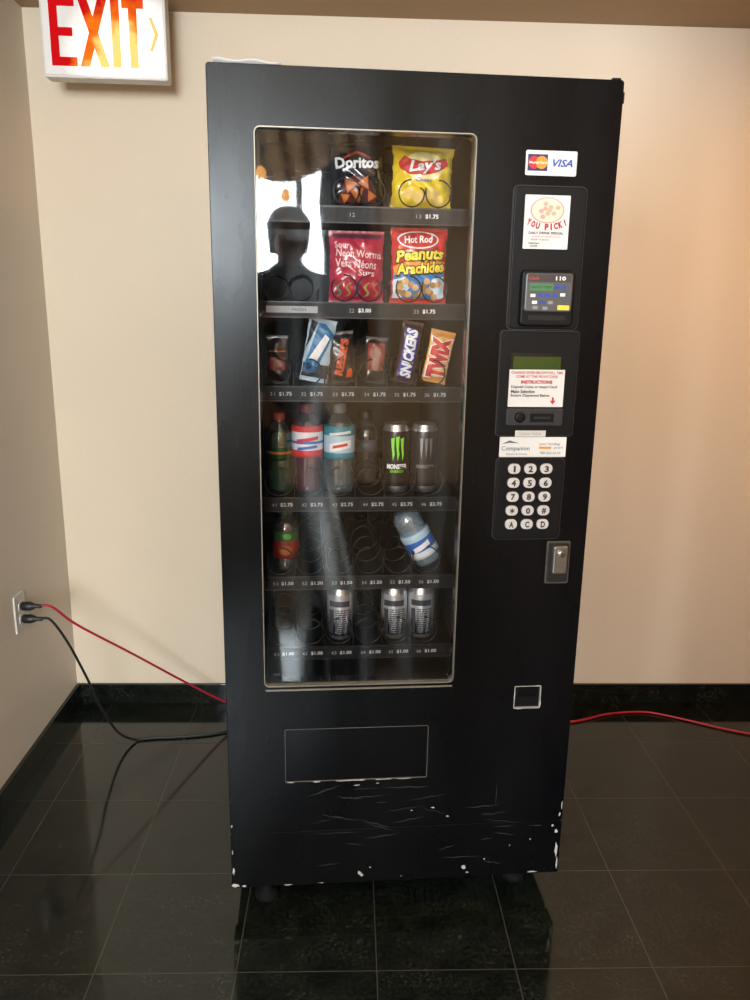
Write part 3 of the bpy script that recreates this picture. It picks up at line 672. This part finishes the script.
bottle(.256, .9825, .206, .0355, WTR, GCAP, [(.40, .47, TE), (.47, .66, BW), (.66, .76, TE)], 'clear bottle with a teal and white label', extra=e3)
bottle(.130, .7935, .150, .030, DKD, M('dark green cap', (.01, .05, .02), .4), [(.22, .50, M('maroon label', (.24, .014, .010), .4)), (.50, .66, M('dark green label', (.02, .08, .02), .4))], 'dark bottle with a maroon and green label',
       extra=lambda b, r, h: (b.ell(0, .36*h, .016, .012, M('dull orange label', (.35, .10, .02)), cyl(r, .0004), 16, .006), b.ell(.004, .58*h, .010, .007, M('leaf green', (.1, .30, .05), .4), cyl(r, .0004), 14, .006)))
bottle(.476, .808, .176, .036, WTR2, WL, [(.14, .24, WL), (.24, .40, LB), (.40, .50, BW)], 'clear water bottle with a blue label leaning sideways', tilt=-.50, d=.2,
       extra=lambda b, r, h: b.poly([(-.022, .25*h), (.022, .29*h), (.022, .36*h), (-.022, .32*h)], WHT, cyl(r, .0006), .006))

# cans
CANM = M('can aluminium', (.5, .5, .51), .28, .9)
def can(u, z, h, r, bands, label, extra=None, name='drink_can', d=.202, yaw=0):
    root = empty(name, (0, 0, 0), label=label, category='drink can', group='drink cans in the machine'); root.matrix_world = MW @ Matrix.Translation((u, d, z)) @ Matrix.Rotation(yaw, 4, 'Z')
    prof = [(r*.72, .003), (r*.78, 0), (r*.84, .003), (r*.97, .010), (r, .018)]; ml = [CANM]*4
    for zz, m_ in bands: prof.append((r, zz*h)); ml.append(m_)
    prof += [(r, h-.016), (r*.90, h-.007), (r*.86, h-.004), (r*.87, h), (r*.83, h), (r*.80, h-.005)]; ml += [bands[-1][1], CANM, CANM, CANM, CANM, CANM]
    ml = ml[:len(prof)-1]; b = MB(); b.lathe(prof, ml, n=32)
    if extra: extra(b, r, h)
    b.done('can_body', root)
    b = MB(); b.plate(rrect(-.007, -.011, .007, .011, .006), [], -.0006, .0006, SILVER)
    t = b.done('pull_tab', root, (0, 0, h-.004), (pi/2, 0, 0)); return root
CB = M('can black', (.010, .010, .012), .3, .3); GRN = M('neon green', (.22, .65, .03), .4, emit=(.2, .7, .02), es=.02); GRY = M('can dark grey', (.04, .04, .046), .3, .5)
def claw(b, r, h):
    f = cyl(r, .0007)
    for s_, tp in ((-.011, .80), (0, .82), (.011, .80)):
        b.poly([(s_-.0045, tp*h), (s_+.0038, tp*h+.003), (s_+.0028, .66*h), (s_+.0045, .58*h), (s_+.0005, .48*h), (s_-.0012, .60*h), (s_-.003, .68*h)], GRN, f, .006)
    b.text('MONSTER', 0, .40*h, .050, .012, WHT, f, .05, maxlen=.006); b.text('ENERGY', 0, .33*h, .032, .006, GRN, f, .02, maxlen=.006)
can(.388, .9825, .162, .0315, [(.2, CB), (.8, CB)], 'tall black energy drink can with green claw marks', claw)
def c2(b, r, h):
    f = cyl(r, .0007); ds = M('dim silver', (.22, .22, .23), .35, .6)
    for s_ in (-.011, 0, .011): b.poly([(s_-.004, .80*h), (s_+.0038, .81*h), (s_+.0028, .66*h), (s_+.0005, .50*h), (s_-.002, .64*h)], ds, f, .006)
    b.text('MONSTER', 0, .40*h, .046, .009, ds, f, .05, maxlen=.006)
can(.454, .9825, .162, .0315, [(.2, GRY), (.8, GRY)], 'tall dark grey energy drink can', c2)
def c3(b, r, h):
    f = cyl(r, .0007); g = M('can print dark', (.03, .032, .04), .4); rr = random.Random(int(r*1e5))
    b.rect(-.030, .66*h, .022, .77*h, g, f, .006); b.rect(-.030, .14*h, -.018, .60*h, g, f, .006)
    for k in range(11):
        z_ = (.16+.042*k)*h; x_ = -.014
        while x_ < .024:
            w_ = rr.uniform(.004, .012); b.rect(x_, z_, min(x_+w_, .027), z_+.0028, g, f, .006); x_ += w_+.0018
SLV = M('can silver print', (.66, .68, .72), .30, .75)
for u, lb in ((.260, 'silver drink can with dark print standing apart'), (.392, 'silver drink can beside a matching can'), (.458, 'silver drink can beside a matching can')):
    can(u, .6165, .132, .032, [(.10, CB), (.62, SLV), (.80, SLV), (.86, SLV)], lb, c3)
# small dark bottle in column four
bottle(.325, .9825, .176, .028, DKD, INK, [(.45, .62, M('grey label', (.08, .08, .09), .4))], 'dark small bottle with a grey label', d=.30)

# ------------------------------------------------------------------ paper on top of machine
b = MB(); vs = []; fs = []
for i in range(13):
    for j in range(5):
        x = .012+.125*i/12; y = -.004+.18*j/4; vs.append((x, y, 1.8325+.003*math.sin(i/12*pi)*(1-j/6)+.002*math.sin(i*1.1)*(j == 0)+.003*(i < 2)))
for i in range(12):
    for j in range(4): fs.append((i*5+j, i*5+5+j, i*5+6+j, i*5+1+j))
b.add(vs, fs, WHITE, True); o = b.done('paper_sheet', label='creased white paper lying on top of the vending machine', category='paper'); o.matrix_world = MW
md = o.modifiers.new('s', 'SOLIDIFY'); md.thickness = .0015

# ------------------------------------------------------------------ exit sign (fixed directly under the low ceiling)
sg = empty('exit_sign', (-.8434, 2.396, 2.0127), (0, 0, .026), label='white illuminated exit sign with glowing red letters', category='exit sign'); sg.scale = (1.075, 1.075, 1.075)
SW = M('sign housing white', (.70, .68, .64), .5)
b = MB(); b.plate(rrect(-.006, -.006, .308, .206, .006), [], .004, .052, SW, .002); b.done('housing', sg, bevel=.001)
# translucent face lit from inside, brightest around the lamp low in the middle
m, t, out = nt('sign face glow'); bs = N(t, 'ShaderNodeBsdfPrincipled'); bs.inputs['Base Color'].default_value = (.62, .62, .62, 1); bs.inputs['Roughness'].default_value = .5
tc = N(t, 'ShaderNodeTexCoord'); mp = N(t, 'ShaderNodeMapping'); mp.inputs['Location'].default_value = (-.20, 0, -.05); L(t, tc.outputs['Object'], mp.inputs[0])
ln = N(t, 'ShaderNodeVectorMath', operation='LENGTH'); L(t, mp.outputs[0], ln.inputs[0])
mr = N(t, 'ShaderNodeMapRange'); mr.inputs[1].default_value = 0; mr.inputs[2].default_value = .16; mr.inputs[3].default_value = 1.6; mr.inputs[4].default_value = .22; L(t, ln.outputs['Value'], mr.inputs[0])
bs.inputs['Emission Color'].default_value = (1, .95, .86, 1); L(t, mr.outputs[0], bs.inputs['Emission Strength']); L(t, bs.outputs[0], out.inputs[0]); FACE = m
b = MB(); b.plate(rrect(0, 0, .302, .2, .003), [], .0, .006, FACE, .001); b.done('face', sg)
m, t, out = nt('glowing red letters'); em = N(t, 'ShaderNodeEmission'); tc = N(t, 'ShaderNodeTexCoord'); mp = N(t, 'ShaderNodeMapping')
mp.inputs['Location'].default_value = (-.20, 0, -.035); L(t, tc.outputs['Object'], mp.inputs[0])
ns = N(t, 'ShaderNodeTexNoise'); ns.inputs['Scale'].default_value = 22; L(t, tc.outputs['Object'], ns.inputs['Vector'])
ln = N(t, 'ShaderNodeVectorMath', operation='LENGTH'); L(t, mp.outputs[0], ln.inputs[0])
ma = N(t, 'ShaderNodeMath', operation='MULTIPLY_ADD'); L(t, ns.outputs['Fac'], ma.inputs[0]); ma.inputs[1].default_value = -.12; L(t, ln.outputs['Value'], ma.inputs[2])
cr = N(t, 'ShaderNodeValToRGB'); e = cr.color_ramp.elements; e[0].position = -0.0; e[0].color = (1.0, .74, .22, 1); e[1].position = .085; e[1].color = (.60, .006, .008, 1)
e2_ = cr.color_ramp.elements.new(.035); e2_.color = (1, .20, .01, 1)
L(t, ma.outputs[0], cr.inputs[0]); L(t, cr.outputs[0], em.inputs[0]); em.inputs[1].default_value = 1.1; L(t, em.outputs[0], out.inputs[0]); EXM = m
b = MB(); F = plane_at(-.0012); z0, z1, sw = .020, .178, .021
for r_ in ((.018, z0, .018+sw, z1), (.018+sw, z0, .082, z0+sw), (.018+sw, z1-sw, .082, z1), (.018+sw, .089, .074, .109), (.172, z0, .172+sw, z1), (.226-sw/2, z0, .226+sw/2, z1-sw), (.200, z1-sw, .254, z1)):
    b.rect(*r_, EXM, F)
b.poly([(.090, z0), (.113, z0), (.164, z1), (.141, z1)], EXM, F); b.poly([(.141, z0), (.164, z0), (.113, z1), (.090, z1)], EXM, plane_at(-.0016))
b.poly([(.266, .06), (.274, .06), (.290, .099), (.274, .138), (.266, .138), (.280, .099)], M('arrow orange glow', (.9, .4, .1), emit=(1, .38, .12), es=.7), F)
b.done('lettering', sg, label='glowing red EXIT letters')

# ------------------------------------------------------------------ outlet and cords
PLW = M('outlet white plastic', (.62, .60, .55), .4)
ol = empty('wall_outlet', (XL, 2.183, .514), label='white duplex outlet on the side wall above the baseboard', category='wall outlet')
def sideplate(b, y0, z0, y1, z1, r, x0, x1, mat, bev):
    t_ = MB(); t_.plate(rrect(y0, z0, y1, z1, r), [], x0, x1, mat, bev); b.add([(v[1], v[0], v[2]) for v in t_.v], [f[::-1] for f in t_.f], mat)
b = MB(); sideplate(b, -.036, -.058, .036, .058, .004, .0, .006, PLW, .0015); b.done('cover_plate', ol)
for z in (.019, -.021):
    b = MB(); sideplate(b, -.017, z-.014, .017, z+.014, .010, .005, .009, PLW, .001); b.done('socket', ol)
PLUG = M('black rubber plug', (.012, .012, .014), .45)
def spline(P, n=12):
    P = [Vector(p) for p in P]; out_ = []
    for i in range(len(P)-1):
        p0, p1, p2, p3 = P[max(i-1, 0)], P[i], P[i+1], P[min(i+2, len(P)-1)]
        for k in range(n):
            t_ = k/n; out_.append(.5*((2*p1)+(p2-p0)*t_+(2*p0-5*p1+4*p2-p3)*t_*t_+(3*p1-p0-3*p2+p3)*t_**3))
    out_.append(P[-1]); return out_
def plug(parent, x, y, z):
    b = MB(); b.lathe([(.011, 0), (.0135, .004), (.0135, .024), (.010, .034), (.0065, .040), (.006, .056), (.004, .058)], PLUG, (0, 0, 0), 18, 'x'); b.done('plug', parent, (x, y, z))
CRED = M('red cord', (.42, .012, .035), .45); CBLK = M('black cord', (.008, .008, .009), .45)
px = XL+.010
e1 = empty('extension_cord', (px, 2.183, .533), label='red extension cord running from the outlet behind the machine', category='power cord')
pts = [(px+.05, 2.183, .533), (px+.085, 2.19, .528), (-.82, 2.235, .452), (-.68, 2.315, .318), (-.54, 2.40, .178), (-.43, 2.465, .075), (-.33, 2.505, .014), (-.2, 2.525, .005), (0, 2.535, .005), (.35, 2.53, .005), (.6, 2.49, .005), (.775, 2.443, .005), (.93, 2.495, .005), (1.055, 2.511, .005), (1.13, 2.49, .005), (1.211, 2.448, .005), (1.383, 2.361, .005), (1.7, 2.27, .005), (2.2, 2.36, .005), (2.9, 2.5, .005)]
b = MB(); b.tube(spline([(p[0]-px, p[1]-2.183, p[2]-.533) for p in pts]), .0038, CRED, 8); b.done('cord', e1); plug(e1, 0, 0, 0)
e1 = empty('power_cord', (px, 2.183, .493), label='black power cord hanging from the outlet to the floor', category='power cord')
pts = [(px+.05, 2.183, .493), (px+.08, 2.185, .488), (-.84, 2.20, .41), (-.800, 2.225, .28), (-.776, 2.25, .172), (-.74, 2.29, .06), (-.70, 2.325, .010), (-.66, 2.34, .005), (-.55, 2.35, .005), (-.46, 2.365, .005), (-.40, 2.385, .005), (-.33, 2.42, .03), (-.29, 2.455, .08), (-.22, 2.465, .16)]
b = MB(); b.tube(spline([(p[0]-px, p[1]-2.183, p[2]-.493) for p in pts]), .0040, CBLK, 8); b.done('cord', e1); plug(e1, 0, 0, 0)

# ------------------------------------------------------------------ photographer (seen reflected in the glass)
SKIN = M('skin', (.40, .24, .17), .5); CLO = M('dark jacket cloth', (.012, .014, .018), .8, bump=.3, scale=300); TRO = M('dark trousers cloth', (.018, .02, .03), .85); HAIR = M('dark hair', (.02, .013, .01), .6)
per = empty('person', (-.04, -.36, 0), label='person in dark hooded jacket and trousers holding up a phone', category='person')
def skin(name, vs, es, mat, root=0, parent=per, sub=2, apply_smooth=True):
    me = bpy.data.meshes.new(name); me.from_pydata([v[:3] for v in vs], es, []); ob = bpy.data.objects.new(name, me); COL.objects.link(ob); ob.parent = parent
    md = ob.modifiers.new('skin', 'SKIN'); md.use_smooth_shade = True
    for i, v in enumerate(vs):
        sv = me.skin_vertices[0].data[i]; r = v[3]; sv.radius = (r, r) if not isinstance(r, tuple) else r; sv.use_root = (i == root)
    s_ = ob.modifiers.new('sub', 'SUBSURF'); s_.levels = sub; s_.render_levels = sub; me.materials.append(mat); return ob
def chain(a): return [(i, i+1) for i in range(len(a)-1)]
bv = [(0, 0, .96, (.13, .10)), (0, 0, 1.12, (.12, .09)), (0, .01, 1.32, (.14, .10)), (0, 0, 1.45, (.10, .08)), (0, .0, 1.52, .052), (0, .01, 1.57, .052), (0, .025, 1.62, (.062, .075)), (0, .02, 1.68, (.075, .09)), (0, .01, 1.74, (.072, .085)), (0, .005, 1.775, .045)]
be = chain(bv)
def addc(start, pts):
    k = start
    for p in pts: bv.append(p); be.append((k, len(bv)-1)); k = len(bv)-1
for s_ in (-1, 1):
    addc(3, [(s_*.17, -.01, 1.44, .055), (s_*.29, .10, 1.29, .043), (s_*.20, .23, 1.30, .036), (s_*.115, .29, 1.350, .026), (s_*.098, .318, 1.375, (.030, .018))])
    addc(0, [(s_*.10, 0, .86, .085), (s_*.11, .015, .50, .058), (s_*.12, -.02, .12, .038), (s_*.12, -.02, .05, .04), (s_*.13, .12, .035, .032)])
body = skin('body', bv, be, SKIN)
for s_ in (-1, 1):
    for k in range(4):
        ln_ = (.060, .070, .066, .052)[k]; z_ = 1.405-.019*k
        skin('finger', [(s_*.100, .318, z_-.01, .009), (s_*.088, .332, z_, .0085), (s_*.066, .350, z_+.002, .008), (s_*.040-s_*(ln_-.06)*.5, .354, z_+.003, .007)], [(0, 1), (1, 2), (2, 3)], SKIN, sub=1)
    skin('thumb', [(s_*.098, .312, 1.372, .012), (s_*.078, .300, 1.375, .010), (s_*.052, .312, 1.392, .009), (s_*.034, .318, 1.405, .008)], [(0, 1), (1, 2), (2, 3)], SKIN, sub=1)
jv = [(0, 0, .90, (.165, .125)), (0, 0, 1.12, (.150, .115)), (0, .01, 1.32, (.175, .125)), (0, 0, 1.46, (.15, .11)), (0, -.01, 1.53, (.105, .10)), (0, -.04, 1.58, (.085, .07))]; je = chain(jv)
for s_ in (-1, 1):
    k = 3
    for p in [(s_*.18, -.01, 1.455, .082), (s_*.295, .10, 1.31, .066), (s_*.20, .23, 1.31, .052), (s_*.122, .277, 1.342, .036)]: jv.append(p); je.append((k, len(jv)-1)); k = len(jv)-1
skin('jacket', jv, je, CLO)
tv = [(0, 0, .96, (.15, .115))]; te = []
for s_ in (-1, 1):
    k = 0
    for p in [(s_*.10, 0, .84, .10), (s_*.11, .015, .50, .073), (s_*.12, -.02, .09, .058)]: tv.append(p); te.append((k, len(tv)-1)); k = len(tv)-1
skin('trousers', tv, te, TRO)
for s_ in (-1, 1):
    skin('shoe', [(s_*.12, -.06, .045, (.045, .042)), (s_*.125, .03, .045, (.048, .042)), (s_*.13, .13, .038, (.045, .034)), (s_*.135, .18, .034, (.034, .028))], [(0, 1), (1, 2), (2, 3)], M('shoe leather', (.015, .014, .013), .5))
b = MB(); hr = random.Random(3); R_ = []
for r, z in [(.080, -.07), (.092, -.03), (.096, .0), (.097, .03), (.092, .065), (.070, .10), (.03, .12)]:
    R_.append([((r+hr.uniform(-.006, .006))*math.cos(2*pi*i/24), (r+hr.uniform(-.006, .006))*math.sin(2*pi*i/24)-(.02 if z < 0 else 0), z+hr.uniform(-.004, .004)) for i in range(24)])
b.rings(R_, HAIR); h_ = b.done('hair', per, (0, -.024, 1.695)); h_.scale = (.98, 1.06, 1)
b = MB()
for s_ in (-1, 1): b.lathe([(.004, -.006), (.012, -.002), (.012, .002), (.004, .006)], M('eye', (.6, .6, .6), .2), (s_*.032, .103, 1.695), 12, 'y')
b.lathe([(.012, 0), (.016, .012), (.006, .05)], SKIN, (0, .108, 1.645), 12); b.lathe([(.002, -.02), (.006, -.01), (.006, .01), (.002, .02)], M('lips', (.35, .12, .10), .5), (0, .104, 1.625), 12, 'x')
b.done('face_features', per)
ph = MB(); ph.plate(rrect(-.037, -.076, .037, .076, .010), [], -.004, .004, M('phone black glass', (.01, .01, .012), .15), .001)
ph.lathe([(.006, 0), (.006, .0008)], M('lens', (.02, .02, .03), .05), (0, .005, .05), 16, 'y')
ph.done('phone', None, (0, -.022, 1.372), (math.radians(-14), 0, 0), label='black smartphone held up in both hands', category='phone')

# ------------------------------------------------------------------ lights
def area(name, loc, target, sx, sy, energy, col):
    ld = bpy.data.lights.new(name, 'AREA'); ld.shape = 'RECTANGLE'; ld.size = sx; ld.size_y = sy; ld.energy = energy; ld.color = col
    o = bpy.data.objects.new(name, ld); COL.objects.link(o); o.location = loc
    o.rotation_euler = (Vector(target)-Vector(loc)).to_track_quat('-Z', 'Y').to_euler(); return o
area('window_daylight', (-.23, YF-.12, 1.94), (-.23, 0, 1.94), 1.36, 1.42, 370, (.92, .97, 1))
area('side_fill_light', (XL-.12, -1.55, 1.75), (1, -1.55, 1.75), 1.9, 1.6, 250, (.93, .97, 1))  # added fill from the left, softens the exit sign's shadow
# recessed warm ceiling lamp
cl = empty('ceiling_lamp', (1.35, 1.55, 2.238), label='round recessed warm ceiling lamp', category='ceiling lamp')
b = MB(); b.lathe([(.085, 0), (.085, -.006), (.07, -.008), (.065, 0)], SW, n=28); b.done('lamp_ring', cl)
lp = bpy.data.lights.new('lamp_bulb', 'AREA'); lp.shape = 'DISK'; lp.size = .14; lp.energy = 14; lp.color = (1, .52, .16)
lo = bpy.data.objects.new('lamp_bulb', lp); COL.objects.link(lo); lo.location = (1.35, 1.55, 2.222)
w = bpy.data.worlds.new('World'); SC.world = w; w.use_nodes = True
bg = w.node_tree.nodes['Background']; bg.inputs[0].default_value = (.75, .86, 1, 1); bg.inputs[1].default_value = 1.2

# ------------------------------------------------------------------ camera
cd = bpy.data.cameras.new('camera'); cd.sensor_fit = 'VERTICAL'; cd.sensor_height = 36; cd.lens = 36*780/1000; cd.clip_start = .02; cd.clip_end = 50
cam = bpy.data.objects.new('camera', cd); COL.objects.link(cam)
th, yw, ro = math.radians(13.9), math.radians(2), math.radians(.96)
Fv = Vector((math.sin(yw)*math.cos(th), math.cos(yw)*math.cos(th), -math.sin(th))); Rv = Vector((math.cos(yw), -math.sin(yw), 0)); Uv = Rv.cross(Fv)
R2 = Rv*math.cos(ro)+Uv*math.sin(ro); U2 = Uv*math.cos(ro)-Rv*math.sin(ro)
mt = Matrix((R2, U2, -Fv)).transposed().to_4x4(); mt.translation = (0, 0, 1.404); cam.matrix_world = mt
SC.camera = cam
